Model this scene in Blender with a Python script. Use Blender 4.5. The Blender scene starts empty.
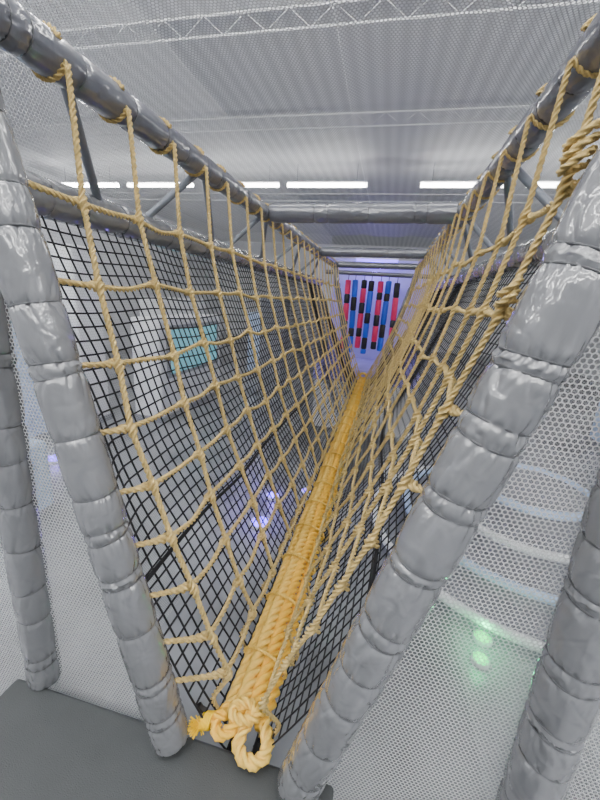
import bpy, math, random
import numpy as np
from mathutils import Vector, Matrix
random.seed(4); rng=np.random.default_rng(7)
OFF=2.9
scene=bpy.context.scene
# ---------------------------------------------------------------- materials
def nmat(name):
    m=bpy.data.materials.new(name); m.use_nodes=True
    nt=m.node_tree; b=nt.nodes['Principled BSDF']; return m,nt,b
def simple(name,col,rough=.5,metal=0,coat=0,noise=0,scale=20,bump=0,bscale=60,emit=None,es=0,bdist=.01,distort=0):
    m,nt,b=nmat(name)
    b.inputs['Base Color'].default_value=(*col,1); b.inputs['Roughness'].default_value=rough
    b.inputs['Metallic'].default_value=metal; b.inputs['Coat Weight'].default_value=coat
    b.inputs['Coat Roughness'].default_value=.05
    if coat>=.9: b.inputs['Coat IOR'].default_value=1.8
    tc=nt.nodes.new('ShaderNodeTexCoord')
    if noise:
        n=nt.nodes.new('ShaderNodeTexNoise'); n.inputs['Scale'].default_value=scale; n.inputs['Detail'].default_value=4
        nt.links.new(tc.outputs['Object'],n.inputs['Vector'])
        r=nt.nodes.new('ShaderNodeValToRGB')
        r.color_ramp.elements[0].position=.3; r.color_ramp.elements[1].position=.7
        r.color_ramp.elements[0].color=(*[c*(1-noise) for c in col],1)
        r.color_ramp.elements[1].color=(*[min(1,c*(1+noise)) for c in col],1)
        nt.links.new(n.outputs['Fac'],r.inputs['Fac']); nt.links.new(r.outputs['Color'],b.inputs['Base Color'])
    if bump:
        n2=nt.nodes.new('ShaderNodeTexNoise'); n2.inputs['Scale'].default_value=bscale; n2.inputs['Detail'].default_value=1.5
        n2.inputs['Distortion'].default_value=distort
        nt.links.new(tc.outputs['Object'],n2.inputs['Vector'])
        bp=nt.nodes.new('ShaderNodeBump'); bp.inputs['Strength'].default_value=bump; bp.inputs['Distance'].default_value=bdist
        nt.links.new(n2.outputs['Fac'],bp.inputs['Height']); nt.links.new(bp.outputs['Normal'],b.inputs['Normal'])
        if coat: nt.links.new(bp.outputs['Normal'],b.inputs['Coat Normal'])
    if emit:
        b.inputs['Emission Color'].default_value=(*emit,1); b.inputs['Emission Strength'].default_value=es
    return m
M_vinyl=simple('grey_vinyl',(.175,.181,.193),.26,0,1.0,noise=.04,scale=5,bump=.30,bscale=10,bdist=.035,distort=1.0)
M_vinyl2=simple('slate_vinyl',(.118,.124,.150),.28,0,1.0,noise=.04,scale=5,bump=.28,bscale=10,bdist=.035,distort=.9)
M_tie=simple('tie',(.07,.073,.08),.4)
M_steel=simple('galvanised_steel',(.2,.22,.26),.4,.3,noise=.1,scale=12)
M_rope=simple('khaki_rope',(.60,.44,.17),.75,noise=.25,scale=60,bump=.4,bscale=300)
M_yellow=simple('yellow_rope',(.93,.53,.05),.55,noise=.1,scale=40,bump=.3,bscale=250)
M_paley=simple('pale_yellow_rope',(.94,.61,.12),.55,noise=.1,scale=40,bump=.3,bscale=250)
M_black=simple('black_cord',(.006,.006,.008),.7)
M_mat=simple('charcoal_vinyl_mat',(.048,.053,.055),.55,noise=.05,scale=9,bump=.25,bscale=260)
M_floor=simple('pale_floor',(.24,.25,.27),.3,noise=.45,scale=.9)
M_wall=simple('white_wall',(.76,.77,.80),.7,noise=.05,scale=.7)
M_white=simple('white_paint',(.85,.86,.88),.4)
M_truss=simple('grey_white_paint',(.66,.67,.69),.5)
M_bluew=simple('pale_blue_paint',(.50,.65,.90),.4)
M_greytop=simple('grey_step_top',(.22,.23,.26),.5)
M_pink=simple('pink_foam',(.88,.03,.15),.5); M_blue=simple('blue_foam',(.02,.11,.75),.5); M_blk=simple('black_foam',(.015,.015,.018),.5)
M_lamp=simple('lamp_tube',(1,1,1),.4,emit=(1,.99,.97),es=37)
M_cyan=simple('aqua_screen',(.2,.55,.62),.2,emit=(.25,.8,.95),es=.35)
M_purple=simple('violet_light',(.2,.1,.9),.3,emit=(.20,.12,1),es=4)
M_green=simple('green_light',(.02,.8,.25),.3,emit=(.01,.9,.28),es=1.2)
M_lilac_glow=simple('lilac_glow_mat',(.44,.40,.86),.5,noise=.08,scale=3)  # violet light on the landing is put into this base colour
def deck():
    m,nt,b=nmat('ribbed_metal_deck')
    tc=nt.nodes.new('ShaderNodeTexCoord'); w=nt.nodes.new('ShaderNodeTexWave'); w.bands_direction='X'
    w.inputs['Scale'].default_value=1.2
    nt.links.new(tc.outputs['Object'],w.inputs['Vector'])
    r=nt.nodes.new('ShaderNodeValToRGB'); r.color_ramp.elements[0].color=(.60,.61,.63,1); r.color_ramp.elements[1].color=(.76,.77,.79,1)
    nt.links.new(w.outputs['Fac'],r.inputs['Fac']); nt.links.new(r.outputs['Color'],b.inputs['Base Color'])
    b.inputs['Roughness'].default_value=.6
    return m
M_deck=deck()
def hexnet(name,cell,width,col):
    m=bpy.data.materials.new(name); m.use_nodes=True; nt=m.node_tree; N=nt.nodes; L=nt.links
    N.clear()
    out=N.new('ShaderNodeOutputMaterial'); uv=N.new('ShaderNodeUVMap'); uv.uv_map='UVMap'
    def vm(op,a,b=None):
        n=N.new('ShaderNodeVectorMath'); n.operation=op
        for i,s in enumerate((a,b)):
            if s is None: continue
            if isinstance(s,tuple): n.inputs[i].default_value=s
            else: L.new(s,n.inputs[i])
        return n
    def ma(op,a,b=None):
        n=N.new('ShaderNodeMath'); n.operation=op
        for i,s in enumerate((a,b)):
            if s is None: continue
            if isinstance(s,(int,float)): n.inputs[i].default_value=s
            else: L.new(s,n.inputs[i])
        return n.outputs[0]
    p=vm('MULTIPLY',uv.outputs['UV'],(1/cell,1/cell,0)).outputs[0]
    p=vm('ADD',p,(1732.0,1732.0508,0)).outputs[0]
    R=(1,1.7320508,1); H=(.5,.8660254,0)
    a=vm('SUBTRACT',vm('MODULO',p,R).outputs[0],H).outputs[0]
    b=vm('SUBTRACT',vm('MODULO',vm('SUBTRACT',p,H).outputs[0],R).outputs[0],H).outputs[0]
    a=vm('MULTIPLY',a,(1,1,0)).outputs[0]; b=vm('MULTIPLY',b,(1,1,0)).outputs[0]
    def hd(v):
        ab=vm('ABSOLUTE',v).outputs[0]
        d=vm('DOT_PRODUCT',ab,(.5,.8660254,0)).outputs['Value']
        sx=N.new('ShaderNodeSeparateXYZ'); L.new(ab,sx.inputs[0])
        return ma('MAXIMUM',d,sx.outputs[0])
    h=ma('MINIMUM',hd(a),hd(b))
    fac=ma('GREATER_THAN',h,.5-width)
    d=N.new('ShaderNodeBsdfPrincipled'); d.inputs['Base Color'].default_value=(*col,1); d.inputs['Roughness'].default_value=.6
    t=N.new('ShaderNodeBsdfTransparent'); mx=N.new('ShaderNodeMixShader')
    L.new(fac,mx.inputs[0]); L.new(t.outputs[0],mx.inputs[1]); L.new(d.outputs[0],mx.inputs[2]); L.new(mx.outputs[0],out.inputs[0])
    return m
M_hex=hexnet('white_hex_mesh',.0145,.12,(.60,.61,.62))
M_hexs=hexnet('white_side_mesh',.017,.065,(.56,.57,.58))
M_hexc=hexnet('white_canopy_mesh',.025,.13,(.42,.425,.435))
# ---------------------------------------------------------------- helpers
def tag(o,label=None,cat=None,group=None,kind=None):
    if label:o['label']=label
    if cat:o['category']=cat
    if group:o['group']=group
    if kind:o['kind']=kind
    return o
def empty(name,loc,**k):
    e=bpy.data.objects.new(name,None); e.location=loc; e.empty_display_size=.1
    scene.collection.objects.link(e); return tag(e,**k)
def mk(name,V,F,mat,parent=None,smooth=True,uv=None,mats=None,midx=None,**k):
    V=np.asarray(V,float)
    org=np.array([(V[:,0].min()+V[:,0].max())/2,(V[:,1].min()+V[:,1].max())/2,V[:,2].min()])
    me=bpy.data.meshes.new(name)
    if isinstance(F,np.ndarray):
        n=len(F); me.vertices.add(len(V)); me.vertices.foreach_set('co',(V-org).ravel())
        me.loops.add(n*4); me.loops.foreach_set('vertex_index',F.ravel().astype(np.int32))
        me.polygons.add(n); me.polygons.foreach_set('loop_start',np.arange(0,n*4,4,dtype=np.int32))
        me.polygons.foreach_set('loop_total',np.full(n,4,dtype=np.int32)); me.update(calc_edges=True); me.validate()
    else:
        me.from_pydata((V-org).tolist(),[],F)
    if uv is not None:
        ul=me.uv_layers.new(name='UVMap'); li=np.zeros(len(me.loops),dtype=np.int32); me.loops.foreach_get('vertex_index',li)
        ul.data.foreach_set('uv',np.asarray(uv)[li].ravel().astype(np.float32))
    for mm in (mats or [mat]): me.materials.append(mm)
    if midx is not None: me.polygons.foreach_set('material_index',np.asarray(midx,dtype=np.int32))
    me.polygons.foreach_set('use_smooth',[smooth]*len(me.polygons))
    o=bpy.data.objects.new(name,me); scene.collection.objects.link(o)
    if parent:
        o.parent=parent; o.location=Vector(org)-parent.location
    else: o.location=org
    return tag(o,**k)
def grid_faces(nr,nc,closed=True,off=0):
    i=np.arange(nr-1)[:,None]; j=np.arange(nc if closed else nc-1)[None,:]; j2=(j+1)%nc
    return np.stack([i*nc+j,i*nc+j2,(i+1)*nc+j2,(i+1)*nc+j],-1).reshape(-1,4)+off
def box(x0,x1,y0,y1,z0,z1):
    V=[(x,y,z) for x in (x0,x1) for y in (y0,y1) for z in (z0,z1)]
    F=[(0,1,3,2),(4,6,7,5),(0,4,5,1),(2,3,7,6),(0,2,6,4),(1,5,7,3)]
    return V,F
def frames(P):
    T=np.gradient(P,axis=0); T/=np.linalg.norm(T,axis=1)[:,None]+1e-12
    n=np.cross(T[0],[0.3,.2,1.0]); n/=np.linalg.norm(n); Ns=[n]
    for i in range(1,len(P)):
        n=n-T[i]*np.dot(n,T[i]); n/=np.linalg.norm(n)+1e-12; Ns.append(n)
    Ns=np.array(Ns); return T,Ns,np.cross(T,Ns)
def resample(P,step):
    P=np.asarray(P,float); d=np.r_[0,np.cumsum(np.linalg.norm(np.diff(P,axis=0),axis=1))]
    n=max(4,int(d[-1]/step)); s=np.linspace(0,d[-1],n)
    return np.stack([np.interp(s,d,P[:,k]) for k in range(3)],1),s
def smoothpath(P,step=.02,it=2):
    Q,_=resample(P,step)
    for _ in range(it):
        Q[1:-1]=(Q[:-2]+2*Q[1:-1]+Q[2:])/4
    return Q
def rope(P,R,pitch=None,nv=12,step=None,hand=1,rscale=None,groove=.38):
    pitch=pitch or R*6.5; step=step or pitch/8
    Q,s=resample(P,step); T,A,B=frames(Q)
    th=np.linspace(0,2*math.pi,nv,endpoint=False)+math.pi/3
    lob=(th+math.pi/3)%(2*math.pi/3)-math.pi/3
    d=.536;a=.464
    r=np.maximum(d*np.cos(lob)+np.sqrt(np.maximum(a*a-(d*np.sin(lob))**2,0)),groove)*R
    ang=th[None,:]+hand*2*math.pi*s[:,None]/pitch
    rr=np.tile(r[None,:],(len(Q),1))
    if rscale is not None: rr=rr*rscale(Q)[:,None]
    V=Q[:,None,:]+rr[:,:,None]*(np.cos(ang)[:,:,None]*A[:,None,:]+np.sin(ang)[:,:,None]*B[:,None,:])
    V=V.reshape(-1,3); F=grid_faces(len(Q),nv)
    c0=Q[0]+(V[:nv]-Q[0])*.05; c1=Q[-1]+(V[-nv:]-Q[-1])*.05
    o=len(V); j=np.arange(nv); j2=(j+1)%nv; n=len(Q)
    V=np.concatenate([V,c0,c1])
    F=np.concatenate([F,np.stack([o+j,o+j2,j2,j],-1),np.stack([(n-1)*nv+j,(n-1)*nv+j2,o+nv+j2,o+nv+j],-1)])
    return V,F
def merge(parts):
    Vs=[];Fs=[];o=0
    for V,F in parts:
        Vs.append(V);Fs.append(F+o);o+=len(V)
    return np.concatenate(Vs),np.concatenate(Fs)
def tube(P,R,nv=8,step=None):
    Q=np.asarray(P,float)
    if step: Q,_=resample(Q,step)
    T,A,B=frames(Q); th=np.linspace(0,2*math.pi,nv,endpoint=False)
    V=Q[:,None,:]+R*(np.cos(th)[None,:,None]*A[:,None,:]+np.sin(th)[None,:,None]*B[:,None,:])
    return V.reshape(-1,3),grid_faces(len(Q),nv)
def padded(name,p0,p1,r,seg=(.10,.22),pair=.45,nv=96,step=.0045,mat=M_vinyl,pinch=.09,wr=.11,label='',cat='padded pole',group=None):
    p0=np.array(p0,float);p1=np.array(p1,float);L=np.linalg.norm(p1-p0);ax=(p1-p0)/L
    ties=[.0]
    while ties[-1]<L:
        ties.append(ties[-1]+random.uniform(*seg))
        if random.random()<pair: ties.append(ties[-1]+random.uniform(.35,.5)*seg[0])
    ties=np.array(ties)
    n=int(L/step); s=np.linspace(0,L,n)
    k=np.clip(np.searchsorted(ties,s)-1,0,len(ties)-2)
    d=np.minimum(np.abs(s-ties[k]),np.abs(ties[k+1]-s)); u=(s-ties[k])/(ties[k+1]-ties[k])
    rad=r*(1-pinch*np.exp(-(d/.009)**1.1)-.02*np.exp(-d/.03))
    th=np.linspace(0,2*math.pi,nv,endpoint=False)
    K=len(ties); W=np.zeros((n,nv))
    near=np.where(np.abs(s-ties[k])<np.abs(ties[k+1]-s),k,k+1)
    fall=(np.exp(-(d/.045)**1.2)*(1-.4*np.exp(-(d/.004)**2)))[:,None]
    for f in (4,7,10,14):
        ph=rng.uniform(0,6.28,K); am=rng.uniform(.1,1,K)*(1.0 if f<9 else .6)
        q=f*(th[None,:]+ (d*5.0*np.sin(ph[near]))[:,None])+ph[near][:,None]+1.2*np.sin(2*th[None,:]+ph[near][:,None]*3)
        W-=am[near][:,None]*np.maximum(0,np.sin(q))**6*fall*wr
    ph=rng.uniform(0,6.28,(K,7)); am=rng.uniform(0,1,(K,7))
    W+=.010*np.sin(2*th[None,:]+ph[k,0][:,None])+.008*np.sin(3*th[None,:]+ph[k,1][:,None]+u[:,None]*2)
    for c in range(5):
        q=((th[None,:]+ph[k,2+c][:,None])%(2*math.pi)-math.pi)-(u[:,None]-.5)*(.5+.5*c)*(1 if c%2 else -1)-.12*np.sin(u[:,None]*7+ph[k,2+c][:,None])
        W-=.022*am[k,2+c][:,None]*np.exp(-(q/.06)**2)*(np.sin(math.pi*u)**.5)[:,None]
    sq=((th[None,:]-1.1)%(2*math.pi))/(.5)
    W+=.02*np.exp(-sq*1.0)*(sq>=0)
    R=rad[:,None]*(1+W)
    a=np.cross(ax,[0,0,1.0]) if abs(ax[2])<.9 else np.cross(ax,[0,1.0,0]); a/=np.linalg.norm(a); b=np.cross(ax,a)
    C=p0+ax*s[:,None]
    V=C[:,None,:]+R[:,:,None]*(np.cos(th)[None,:,None]*a+np.sin(th)[None,:,None]*b)
    tx=rng.uniform(-.09,.09,K);ty=rng.uniform(-.09,.09,K)
    wt=np.exp(-d/.06)
    shift=(R*(np.cos(th)[None,:]*tx[near][:,None]+np.sin(th)[None,:]*ty[near][:,None]))*wt[:,None]
    V=V+shift[:,:,None]*ax
    V=V.reshape(-1,3); F=grid_faces(n,nv)
    capA=(p0+(V[:nv]-p0)*.02); capB=(C[-1]+(V[-nv:]-C[-1])*.02)
    o=len(V); V=np.concatenate([V,capA,capB])
    j=np.arange(nv); j2=(j+1)%nv
    F=np.concatenate([F,np.stack([o+j,o+j2,j2,j],-1),np.stack([(n-1)*nv+j,(n-1)*nv+j2,o+nv+j2,o+nv+j],-1)])
    base=p0 if p0[2]<=p1[2] else p1
    e=empty(name,Vector(base),label=label,cat=cat,group=group)
    mk('vinyl_sleeve',V,F,mat,parent=e)
    for i,t in enumerate(ties[1:-1],1):
        if t>L-.01: continue
        c=p0+ax*t; rr=r*(1-pinch-.02)*.99
        aa=np.linspace(0,2*math.pi,33)
        P=c+rr*(np.cos(aa)[:,None]*a+np.sin(aa)[:,None]*b)+rr*((np.cos(aa)*tx[i]+np.sin(aa)*ty[i])[:,None])*ax
        tv,tf=tube(P,.003,6); mk('cable_tie',tv,tf,M_tie,parent=e)
    return e
# ---------------------------------------------------------------- layout constants
YF=.90; YE=7.95
LT=(-1.19,.72); LB=(-.62,-1.70); RT=(.50,.74); RB=(-.115,-1.70)
BX=-.36; BZ=-1.66
LL=(-1.48,.33); RL=(.80,.33)
GP='padded frame posts'
padded('padded_post',(LB[0],YF,LB[1]),(LT[0]-.03,YF,LT[1]+.1),.072,label='leaning grey vinyl padded post rising from the charcoal mat',group=GP)
padded('padded_post',(RB[0],YF-.01,RB[1]),(RT[0]+.075,YF,RT[1]+.1),.080,label='leaning thick grey vinyl padded post beside the yellow rope end',group=GP)
padded('padded_post',(LB[0],YE,LB[1]),(LT[0],YE,LT[1]),.06,nv=20,step=.015,label='leaning grey padded post at the end of the net corridor',group=GP)
padded('padded_post',(RB[0],YE,RB[1]),(RT[0],YE,RT[1]),.06,nv=20,step=.015,label='leaning grey padded post at the end of the net corridor',group=GP)
padded('padded_post',(-1.30,.97,-1.72),(-1.30,.97,.8),.066,label='upright grey padded post at the edge of the mat',group=GP)
padded('padded_post',(.625,.95,-2.9),(.625,.95,.8),.078,label='upright grey padded post standing behind white mesh',group=GP)
GR='padded rails'
for T_,t in ((LT,'grey padded top rail carrying the rope net'),(RT,'grey padded top rail carrying the rope net')):
    padded('padded_rail',(T_[0],-.6,T_[1]),(T_[0],YE,T_[1]),.068,seg=(.15,.28),pair=.3,nv=56,step=.006,mat=M_vinyl2,wr=.11,pinch=.09,label=t,cat='padded rail',group=GR)
for T_,y0 in ((LL,.85),(RL,1.05)):
    padded('padded_rail',(T_[0],y0,T_[1]+.01),(T_[0],YE,T_[1]+.01),.084,seg=(.15,.28),pair=.3,nv=56,step=.006,wr=.11,pinch=.09,label='outer grey padded rail carrying the black net',cat='padded rail',group=GR)
for y,r in ((3.44,.080),(6.0,.070),(YE,.064)):
    padded('padded_crossbar',(LT[0]+.06,y,LT[1]+.0),(RT[0]-.06,y,RT[1]),r,seg=(.25,.4),pair=.2,nv=56,step=.007,mat=M_vinyl2,wr=.07,pinch=.07,label='grey padded crossbar spanning between the two top rails',cat='padded crossbar',group='padded crossbars')
for sx,T_,L_ in ((-1,LT,LL),(1,RT,RL)):
    for ya,yb in ((1.27,1.75),(2.25,2.05),(2.3,3.0),(3.4,3.2),(3.5,4.2),(4.8,4.5),(4.9,5.6),(6.2,5.9),(6.3,7.0)):
        v,f=tube([(T_[0],ya,T_[1]-.02),(L_[0],yb,L_[1]+.03)],.020,12)
        mk('steel_brace',v,f,M_steel,label='thin grey steel brace between top rail and outer rail',cat='brace',group='steel braces')
# ---------------------------------------------------------------- rope nets
rows=[.27,0,-.26,-.48,-.69,-.89,-1.09,-1.28,-1.46]
def net_point(side,y,z):
    T_=LT if side<0 else RT
    f=(T_[1]-z)/(T_[1]-BZ)
    x=T_[0]+(BX-T_[0])*f
    A=.045 if side<0 else .13
    fade=min(1,max(0,(y-.9)/.8)) if side>0 else 1
    bow=A*math.sin(math.pi*min(max(f,0),1))*(1+.3*math.sin(y*1.3+side))*(.25+.75*fade)
    return np.array([x+side*bow,y,z+0.006*math.sin(y*9.5+z*7)])
def rope_net(side):
    T_=LT if side<0 else RT
    e=empty('rope_net',(BX+side*.45,.95,BZ),label='golden tan twisted rope climbing net slanting down from a top rail' ,cat='rope net',group='rope climbing nets')
    ncol=30; dy=.32; st=1.20 if side<0 else 1.10; sb=1.0 if side<0 else .98
    jit=rng.normal(0,.012 if side<0 else .018,(ncol,len(rows))); jz=rng.normal(0,.010 if side<0 else .014,(ncol,len(rows)))
    def coly(j,z):
        f=(T_[1]-z)/(T_[1]-BZ)
        return (st-(st-sb)*math.sin(min(f*1.6,1.57)))+dy*j+.014*math.sin(j*2.1+z*3)
    RR=.0114 if side<0 else .0100
    for j in range(ncol):
        if coly(j,BZ)>YE-.05: break
        P=[]
        yt=coly(j,T_[1])
        for a in np.linspace(math.pi*.85,math.pi*-.95,24):
            P.append((T_[0]+.073*math.cos(a)*side, yt-.01+.02*(math.pi-a)/(2.2*math.pi), T_[1]+.073*math.sin(a)))
        for zi,z in enumerate(rows):
            p=net_point(side,coly(j,z)+jit[j,zi],z+jz[j,zi]); p[0]-=side*.008; P.append(p)
        P.append((BX+side*.15,coly(j,BZ),BZ+.07)); P.append((BX+side*.118,coly(j,BZ)+.01,BZ-.02)); P.append((BX+side*.06,coly(j,BZ)+.02,BZ-.05))
        Q=smoothpath(P,.02,2)
        zs=np.array(rows)
        def rs(Q):
            dz=np.min(np.abs(Q[:,2:3]-(zs+jz[j])[None,:]),axis=1)
            return 1+.8*np.exp(-(dz/.02)**2)*(Q[:,2]<T_[1]-.2)
        near=yt<4
        V,F=rope(Q,RR,nv=15 if near else 9,pitch=.068,step=.009 if near else .017,rscale=rs,groove=.25)
        mk('hanging_rope',V,F,M_rope,parent=e)
    for zi,z in enumerate(rows):
        P=[]
        PL=LB if side<0 else RB
        fr=(z-PL[1])/(T_[1]-PL[1]); px=PL[0]+(T_[0]-PL[0])*fr
        if side<0 or z>-.6: P.append((px,YF+.02,z+.01))
        for j in range(ncol):
            yy=coly(j,z)+jit[j,zi]
            if yy>YE-.05: break
            p=net_point(side,yy,z+jz[j,zi]); p[0]+=side*.008; P.append(p)
            q=net_point(side,yy+dy/2,z+rng.normal(0,.004)); q[2]-=.008
            if q[1]<YE-.05:P.append(q)
        P.append(net_point(side,YE-.02,z))
        Q=smoothpath(P,.03,2)
        ys=np.array([coly(j,z)+jit[j,zi] for j in range(ncol)])
        def rs(Q):
            dy_=np.min(np.abs(Q[:,1:2]-ys[None,:]),axis=1); return 1+.8*np.exp(-(dy_/.024)**2)
        a=Q[Q[:,1]<=4.02]; b=Q[Q[:,1]>=3.98]
        V,F=merge([rope(a,RR,nv=15,pitch=.068,step=.009,rscale=rs,groove=.25),rope(b,RR,nv=9,pitch=.068,step=.017,rscale=rs)])
        mk('lengthwise_rope',V,F,M_rope,parent=e)
    if side>0:
        for zc,rr,m,ox in ((.30,.030,3,-.06),(.0,.022,2,-.06)):
            fr=(zc-RB[1])/(T_[1]-RB[1]); px=RB[0]+(T_[0]+.03-RB[0])*fr+ox
            a=np.linspace(0,2*math.pi*m,int(30*m))
            P=np.stack([px+rr*np.cos(a)*.8,YF+.10+rr*np.sin(a),zc+.04+(a/(2*math.pi)-m/2)*.024+.012*np.cos(a)],1)
            V,F=rope(P,.0095,nv=12,pitch=.066,step=.009); mk('lashing',V,F,M_rope,parent=e)
    return e
rope_net(-1); rope_net(1)
# ---------------------------------------------------------------- black knotted nets
def black_net(side):
    L_=LL if side<0 else RL
    T_=LT if side<0 else RT; PB=LB if side<0 else RB
    bx=BX+side*.03; bz=-1.80
    def pt(y,f):
        x=L_[0]+(bx-L_[0])*f; z=L_[1]+(bz-L_[1])*f
        b=.10*math.sin(math.pi*f)
        X_=x+side*b*.4; Z_=z-b*.3
        w=min(1,max(0,(y-.93)/(.30 if side<0 else .55))); w=w*w*(3-2*w)
        px=PB[0]+(T_[0]-PB[0])*(Z_-PB[1])/(T_[1]-PB[1])+side*.03
        X_=px*(1-w)+X_*w if abs(px-BX)<abs(X_-BX) else X_
        return (X_+.01*math.sin(y*4+f*9),y+.012*math.sin(f*17+y*2),Z_+.008*math.sin(y*7+f*5))
    y0=YF+.06; Ln=math.hypot(L_[0]-bx,L_[1]-bz); m=.060
    parts=[]; rr=.0043 if side<0 else .0033
    for i in range(int(Ln/m)+1):
        f=i*m/Ln
        parts.append(tube([pt(y,f) for y in np.r_[np.arange(y0,1.6,.05),np.arange(1.6,YE,.12)]],rr,5))
    for y in np.arange(y0,YE,m):
        parts.append(tube([pt(y,f) for f in np.linspace(0,1,22)],rr,5))
    V,F=merge(parts)
    o=mk('black_safety_net',V,F,M_black,label='black square-mesh safety net hung outside the rope net',cat='safety net',group='black safety nets')
    for f,w in ((.66,.010),(.985,.012)):
        v,fc=tube([pt(y,f) for y in np.arange(y0,YE,.1)],w,8)
        mk('seam_cord',v,fc,M_black,parent=o,label='thick black seam cord')
black_net(-1); black_net(1)
# ---------------------------------------------------------------- foot rope
e=empty('foot_rope',(BX,.97,BZ-.05),label='thick golden yellow rope bundle running along the bottom of the nets',cat='rope')
ys=np.arange(1.0,YE+.1,.04)
specs=[(-.072,.014,.034,1,M_paley),(-.024,.042,.036,1,M_paley),(.026,.042,.036,1,M_yellow),(.074,.014,.034,1,M_yellow)]
for dx,dz,R,h,m in specs:
    P=[(BX+dx+.003*math.sin(y*5+dx*90),y,BZ+dz+.003*math.sin(y*7+dx*50)) for y in ys]
    V,F=rope(P,R,nv=30,pitch=.15,step=.008,hand=h,groove=.1); mk('thick_strand',V,F,m,parent=e)
for j in range(20):
    y=1.25+.34*j
    if y>YE: break
    a=np.linspace(0,2*math.pi,30)
    P=np.stack([BX+.110*np.cos(a),y-.03*np.cos(a),BZ+.024+.060*np.sin(a)],1)
    V,F=rope(P,.0095,nv=9,pitch=.05); mk('lashing',V,F,M_paley,parent=e)
def loop(pts,R,m,name='end_loop',it=6):
    pts=[(BX+a,b,BZ+c) for a,b,c in pts]
    P=smoothpath(pts,.008,it); V,F=rope(P,R,nv=24,pitch=R*4.5,groove=.2); mk(name,V,F,m,parent=e)
loop([(.024,1.04,.042),(.018,.985,.042),(.005,.95,.03),(.0,.925,.012),(.022,.90,.0),(.062,.89,-.004),(.102,.90,.0),(.118,.925,.008),(.116,.955,.014),(.098,.985,.018),(.070,1.04,.016)],.028,M_paley)
loop([(-.024,1.04,.042),(-.02,.975,.056),(-.03,.94,.048),(-.06,.922,.034),(-.092,.93,.03),(-.105,.96,.032),(-.098,.995,.03),(-.070,1.04,.016)],.027,M_yellow)
loop([(.06,1.04,.05),(.05,.985,.070),(.0,.965,.074),(-.045,.975,.074),(-.055,1.0,.076),(-.02,1.03,.08),(.03,1.03,.08),(.05,1.0,.085)],.022,M_paley)
loop([(-.07,.99,.05),(-.11,.965,.045),(-.145,.95,.03),(-.17,.945,.012)],.023,M_yellow,'rope_tail',3)
a=np.linspace(0,2*math.pi*6,140)
P=np.stack([BX-.120-.006*a/6.28*1.2,.957+.028*np.cos(a),BZ+.037+.028*np.sin(a)-.003*a/6.28],1)
M_bright=simple('bright_yellow_whipping',(.98,.62,.003),.5)
V,F=tube(P,.0045,6); mk('whipping_twine',V,F,M_bright,parent=e,label='bright yellow whipping twine')
parts=[]
for i in range(130):
    d=Vector((random.gauss(-.6,.4),random.gauss(-.5,.4),random.gauss(.1,.5))).normalized()*random.uniform(.015,.05)
    b=Vector((BX-.162,.943,BZ+.018))
    parts.append(tube(np.array([list(p) for p in (b,b+d*.5,b+d)]),.0028,4))
V,F=merge(parts); mk('frayed_fibres',V,F,M_bright,parent=e,kind='stuff')
v,f=tube([(BX-.155,.98,BZ+.04),(BX-.175,.975,BZ+.055),(BX-.185,.975,BZ+.07)],.012,12); mk('burnt_tip',v,f,M_blk,parent=e)
V,F=rope([(BX+.07*math.cos(a),YE-.05,BZ+.12+.06*math.sin(a)) for a in np.linspace(0,6.3,30)],.03,nv=12); mk('end_loop',V,F,M_paley,parent=e)
# ---------------------------------------------------------------- white mesh panels
def panel(name,pts,U,Vd,mat,**k):
    pts=np.array(pts,float); U=np.array(U,float);Vd=np.array(Vd,float)
    uv=np.stack([pts@U,pts@Vd],1)
    return mk(name,pts,[tuple(range(len(pts)))],mat,uv=uv,smooth=False,**k)
G='white mesh screens'
K=dict(cat='mesh screen',group=G)
panel('safety_mesh_screen',[(-.09,.99,-2.88),(1.9,.99,-2.88),(1.9,.99,.74),(.52,.99,.74),(-.09,.99,-1.75)],(1,0,0),(0,0,1),M_hex,label='white hexagonal mesh screen laced between padded posts',**K)
panel('safety_mesh_screen',[(-.66,.99,-1.70),(-1.2,.99,.72),(-2.6,.99,.72),(-2.6,.99,-2.88),(-.66,.99,-2.88)],(1,0,0),(0,0,1),M_hex,label='white hexagonal mesh screen laced between padded posts',**K)
panel('safety_mesh_screen',[(-1.62,1.02,-2.88),(-1.62,YE+2,-2.88),(-1.62,YE+2,1.55),(-1.62,1.02,1.55)],(0,1,0),(0,0,1),M_hexs,label='long white mesh screen beside the net corridor',**K)
panel('safety_mesh_screen',[(.95,1.02,-2.88),(.95,YE+2,-2.88),(.95,YE+2,1.55),(.95,1.02,1.55)],(0,1,0),(0,0,1),M_hexs,label='long white mesh screen beside the net corridor',**K)
gx=np.linspace(-4.6,4.0,87); gy=np.linspace(.6,YE+2,94)
XX,YY=np.meshgrid(gx,gy); ZZ=1.6+.02*np.sin(XX*5+YY*.6)+.012*np.sin(XX*11-YY*.9+1)
V=np.stack([XX.ravel(),YY.ravel(),ZZ.ravel()],1); F=grid_faces(len(gy),len(gx),closed=False)
cn=mk('mesh_canopy',V,F,M_hexc,uv=np.stack([XX.ravel()+.02*np.sin(YY.ravel()*2),YY.ravel()],1),label='fine white mesh canopy stretched overhead',cat='mesh canopy')
v,f=tube([(-.52+.01*math.sin(y),y,1.61) for y in np.arange(.6,YE+2,.2)],.004,6); mk('canopy_seam',v,f,M_white,parent=cn)
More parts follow.
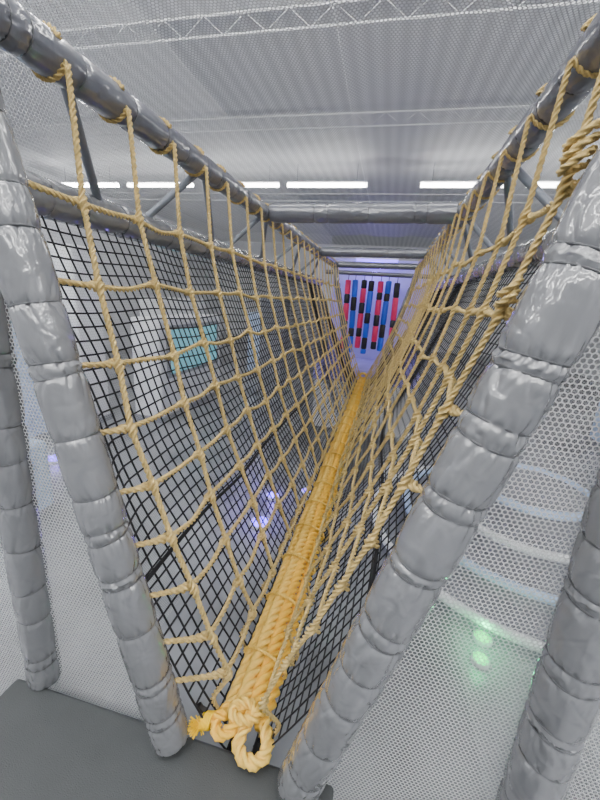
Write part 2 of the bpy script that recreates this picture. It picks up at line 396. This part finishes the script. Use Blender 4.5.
# ---------------------------------------------------------------- platform
def bevel_box(name,x0,x1,y0,y1,z0,z1,bev,mat,**k):
    V,F=box(x0,x1,y0,y1,z0,z1); o=mk(name,V,F,mat,smooth=False,**k)
    m=o.modifiers.new('b','BEVEL'); m.width=bev; m.segments=3; return o
def child(o,par):
    o.parent=par; o.location=o.location-par.location
p=empty('padded_platform',(-.6,-.4,-2.9),label='charcoal vinyl padded platform under the post feet',cat='platform')
child(bevel_box('mat_top',-1.42,.02,-1.8,.94,-1.80,-1.715,.015,M_mat),p)
child(bevel_box('platform_base',-1.38,-.02,-1.75,.90,-2.9,-1.80,.01,M_mat),p)
p=empty('lilac_lit_platform',(-.3,YE+1,-2.9),label='padded landing platform at the corridor end, coloured lilac for violet light',cat='platform')
child(bevel_box('mat_top',-1.5,.85,YE+.1,YE+1.9,-1.75,-1.45,.03,M_lilac_glow),p)
child(bevel_box('platform_base',-1.45,.8,YE+.15,YE+1.85,-2.9,-1.75,.01,M_white),p)
child(bevel_box('lilac_glow_panel',-1.5,.85,YE+1.9,YE+2.0,-2.9,1.05,.03,M_lilac_glow),p)  # added panel, its lilac colour stands in for the violet glow
hy=8.7
v,f=tube([(-1.5,hy,.62),(.9,hy,.62)],.05,14); mk('hanger_bar',v,f,M_vinyl2,label='grey bar holding the striped foam poles',cat='bar')
for i in range(7):
    x=-.97+i*.18+random.uniform(-.02,.02); rp_=.064; yy=hy+random.uniform(-.07,.07)
    e2=empty('striped_foam_pole',(x,yy,-1.12),label='hanging foam pole striped in black and %s'%('pink' if i%2==0 else 'blue'),cat='foam pole',group='hanging foam poles')
    top=.50-random.uniform(0,.04); lens=[random.uniform(.28,.60) for _ in range(14)]; lens[0]*=random.uniform(.5,1)
    th=np.linspace(0,2*math.pi,16,endpoint=False); rings=[]; cols=[]
    bot=-.98-random.uniform(0,.2); tilt=random.uniform(-.025,.025); ph=(i//2)%2
    z=top; rings.append((z,.01)); k=ph
    while z>bot+.02:
        z2=max(z-lens[k]*(.55 if k%2 else 1),bot); rings+= [(z-.002,rp_*.8),(z-.02,rp_),(z2+.02,rp_),(z2+.002,rp_*.8)]; cols+=[k%2]*4; z=z2; k+=1
    rings.append((z,.01)); cols.append(k%2)
    V=np.concatenate([np.stack([x+tilt*(top-zz)+r*np.cos(th),yy+r*np.sin(th),np.full(16,zz)],1) for zz,r in rings])
    F=grid_faces(len(rings),16); idx=np.repeat(np.array((cols+[0]*9)[:len(rings)-1]),16)
    mk('foam_sleeve',V,F,None,parent=e2,mats=[M_pink if i%2==0 else M_blue,M_blk],midx=idx)
    v,f=tube([(x,yy,top-.02),(x,hy,.6)],.008,6); mk('hanger_cord',v,f,M_blk,parent=e2)
L0=empty('violet_strip_light',(-.4,9.3,.95),label='violet glowing strip light over the landing platform',cat='light')
V,F=box(-.9,.1,9.27,9.33,.99,1.03); mk('light_housing',V,F,M_white,parent=L0,smooth=False)
V,F=tube([(-.88,9.3,.96),(.08,9.3,.96)],.03,10); mk('light_tube',V,F,M_purple,parent=L0)
l=bpy.data.lights.new('violet_glow','POINT'); l.color=(.3,.2,1); l.energy=20; l.shadow_soft_size=.15
o=bpy.data.objects.new('violet_glow',l); scene.collection.objects.link(o); o.parent=L0; o.location=(0,0,-.25)
# ---------------------------------------------------------------- room
def struct(name,b,mat):
    V,F=box(*b); return mk(name,V,F,mat,smooth=False,kind='structure')
struct('floor',(-12,10,-7,26,-3.0,-2.9),M_floor)
struct('ceiling',(-12,10,-7,26,3.6,3.7),M_deck)
struct('wall_left',(-12.1,-12,-7,26,-2.9,3.6),M_wall)
struct('wall_right',(10,10.1,-7,26,-2.9,3.6),M_wall)
struct('wall_far',(-12,10,26,26.1,-2.9,3.6),M_wall)
for y in (5.6,8.4,14.0):
    e=empty('roof_truss',(-1,y,3.3),label='pale open-web steel truss under the metal deck',cat='roof truss',group='roof trusses')
    for z in (3.34,3.57):
        v,f=tube([(-12,y,z),(10,y,z)],.018,8); mk('truss_chord',v,f,M_truss,parent=e)
    pts=[(-11.9+.3*i,y,3.34 if i%2 else 3.57) for i in range(73)]
    v,f=tube(pts,.007,6); mk('truss_web',v,f,M_truss,parent=e)
def fixture(x,y,R=.055,hl=1.2):
    L0=empty('strip_light',(x,y,3.02),label='long white tube ceiling light fitting',cat='ceiling light',group='ceiling strip lights')
    V,F=box(x-hl-.02,x+hl+.02,y-.03,y+.03,3.14,3.17); mk('light_housing',V,F,M_white,parent=L0,smooth=False)
    V,F=tube([(x-hl,y,3.07),(x+hl,y,3.07)],R,12); mk('light_tube',V,F,M_lamp,parent=L0)
    for s in (-.75,.75):
        v,f=tube([(x+s*hl,y,3.16),(x+s*hl,y,3.59)],.008,6); mk('drop_rod',v,f,M_steel,parent=L0)
for y in (-4.4,-2.2,0,3.2):  # out-of-view rows, added to brighten the corridor and put highlights on the vinyl
    for x in (-7.6,-4.8,-2.0,.8,3.6,6.4): fixture(x,y,.075)
for x in (-9.9,-7.3,-4.6,-2.1,1.55,4.1,6.6): fixture(x,11.2,.055,1.12)
# ---------------------------------------------------------------- things beyond the nets
c=(2.0,4.7)
rp=empty('round_tiered_platform',(c[0],c[1],-2.9),label='round tiered play platform with pale blue rims',cat='platform')
for i,(r,z) in enumerate(((1.85,-2.75),(1.45,-2.55),(1.05,-2.35),(.65,-2.1))):
    th=np.linspace(0,2*math.pi,64,endpoint=False)
    rr=[(r,-2.9),(r,z),(.01,z)]
    V=np.concatenate([np.stack([c[0]+q*np.cos(th),c[1]+q*np.sin(th),np.full(64,zz)],1) for q,zz in rr])
    mk('tier',V,grid_faces(3,64),M_greytop,parent=rp,smooth=False)
    a=np.linspace(0,2*math.pi,65)
    v,f=tube(np.stack([c[0]+r*np.cos(a),c[1]+r*np.sin(a),np.full(65,z)],1),.05,8); mk('pale_rim',v,f,M_bluew if i%2 else M_white,parent=rp)
def puck(x,y,z,m,r,lab,col=None,en=0):
    e=empty('led_floor_light',(x,y,z),label=lab,cat='floor light',group='led floor lights')
    th=np.linspace(0,2*math.pi,24,endpoint=False)
    V=np.concatenate([np.stack([x+q*np.cos(th),y+q*np.sin(th),np.full(24,zz)],1) for q,zz in ((r*1.15,z),(r*1.15,z+.03),(r,z+.035))])
    mk('light_ring',V,grid_faces(3,24),M_truss,parent=e)
    V=np.concatenate([np.stack([x+q*np.cos(th),y+q*np.sin(th),np.full(24,zz)],1) for q,zz in ((r,z+.03),(r*.7,z+.045),(.003,z+.05))])
    mk('lens',V,grid_faces(3,24),m,parent=e)
    if col:
        l=bpy.data.lights.new('led_glow','POINT'); l.color=col; l.energy=en; l.shadow_soft_size=.06
        o=bpy.data.objects.new('led_glow',l); scene.collection.objects.link(o); o.parent=e; o.location=(0,0,.16)
pc=(.25,.15,1)
puck(-1.35,4.7,-2.9,M_purple,.09,'round violet floor light',pc,5); puck(-1.3,4.0,-2.9,M_purple,.12,'round violet floor light',pc,6)
puck(-.9,5.0,-2.9,M_purple,.07,'round violet floor light'); puck(-5.2,4.6,-2.9,M_purple,.15,'round violet floor light',pc,5)
gc=(.02,1,.28)
puck(1.20,2.98,-2.9,M_green,.075,'round green floor light',gc,6); puck(1.13,2.74,-2.9,M_green,.065,'round green floor light',gc,4.5)
def booth(x,y,w,h,d,scr=True,m=M_white):
    e=empty('white_booth',(x,y,-2.9),label='pale booth with an aqua screen' if scr else 'plain pale booth cabinet',cat='booth')
    child(bevel_box('booth_body',x-d/2,x+d/2,y-w/2,y+w/2,-2.9,-2.9+h,.06,m),e)
    child(bevel_box('booth_plinth',x-d/2-.05,x+d/2+.05,y-w/2-.05,y+w/2+.05,-2.9,-2.78,.01,M_greytop),e)
    if scr:
        child(bevel_box('screen_frame',x+d/2,x+d/2+.04,y-w*.42,y+w*.42,-2.9+h*.42,-2.9+h*.93,.01,M_greytop),e)
        child(bevel_box('screen',x+d/2+.04,x+d/2+.05,y-w*.38,y+w*.38,-2.9+h*.46,-2.9+h*.89,.003,M_cyan),e)
booth(-5,8.4,3.0,2.3,.7); booth(-6.5,4.8,1.2,2.4,.8,False,M_bluew); booth(-8,13,3,2.6,1.0,False); booth(-4.5,13.5,1.6,2.3,.8,False,M_bluew); booth(5.5,9,1.5,1.8,.8,False,M_bluew)
booth(-6.2,6.4,.7,3.6,.7,False,M_white); booth(-3.2,10.5,.7,2.9,.7,False,M_greytop); booth(-4.4,3.0,.9,1.0,.9,False,M_bluew)
w=bpy.data.worlds.new('w'); scene.world=w; w.use_nodes=True
w.node_tree.nodes['Background'].inputs[0].default_value=(.92,.95,1,1); w.node_tree.nodes['Background'].inputs[1].default_value=.5
# ---------------------------------------------------------------- camera
f=364.
Y=np.array([89,-96,f]);Y/=np.linalg.norm(Y); D=np.array([-85,1300,f]);D-=Y*np.dot(D,Y);D/=np.linalg.norm(D);Z=-D;X=np.cross(Y,Z)
cam=bpy.data.cameras.new('cam'); co=bpy.data.objects.new('camera',cam); scene.collection.objects.link(co)
cam.sensor_fit='VERTICAL'; cam.sensor_height=36; cam.lens=f/800*36; cam.clip_start=.02
right=(X[0],Y[0],Z[0]); up=(-X[1],-Y[1],-Z[1]); back=(-X[2],-Y[2],-Z[2])
M=Matrix(((right[0],up[0],back[0],0),(right[1],up[1],back[1],0),(right[2],up[2],back[2],0),(0,0,0,1)))
co.matrix_world=M; scene.camera=co
bpy.context.view_layer.update()
for o in scene.objects:
    if o.parent is None: o.location.z+=OFF
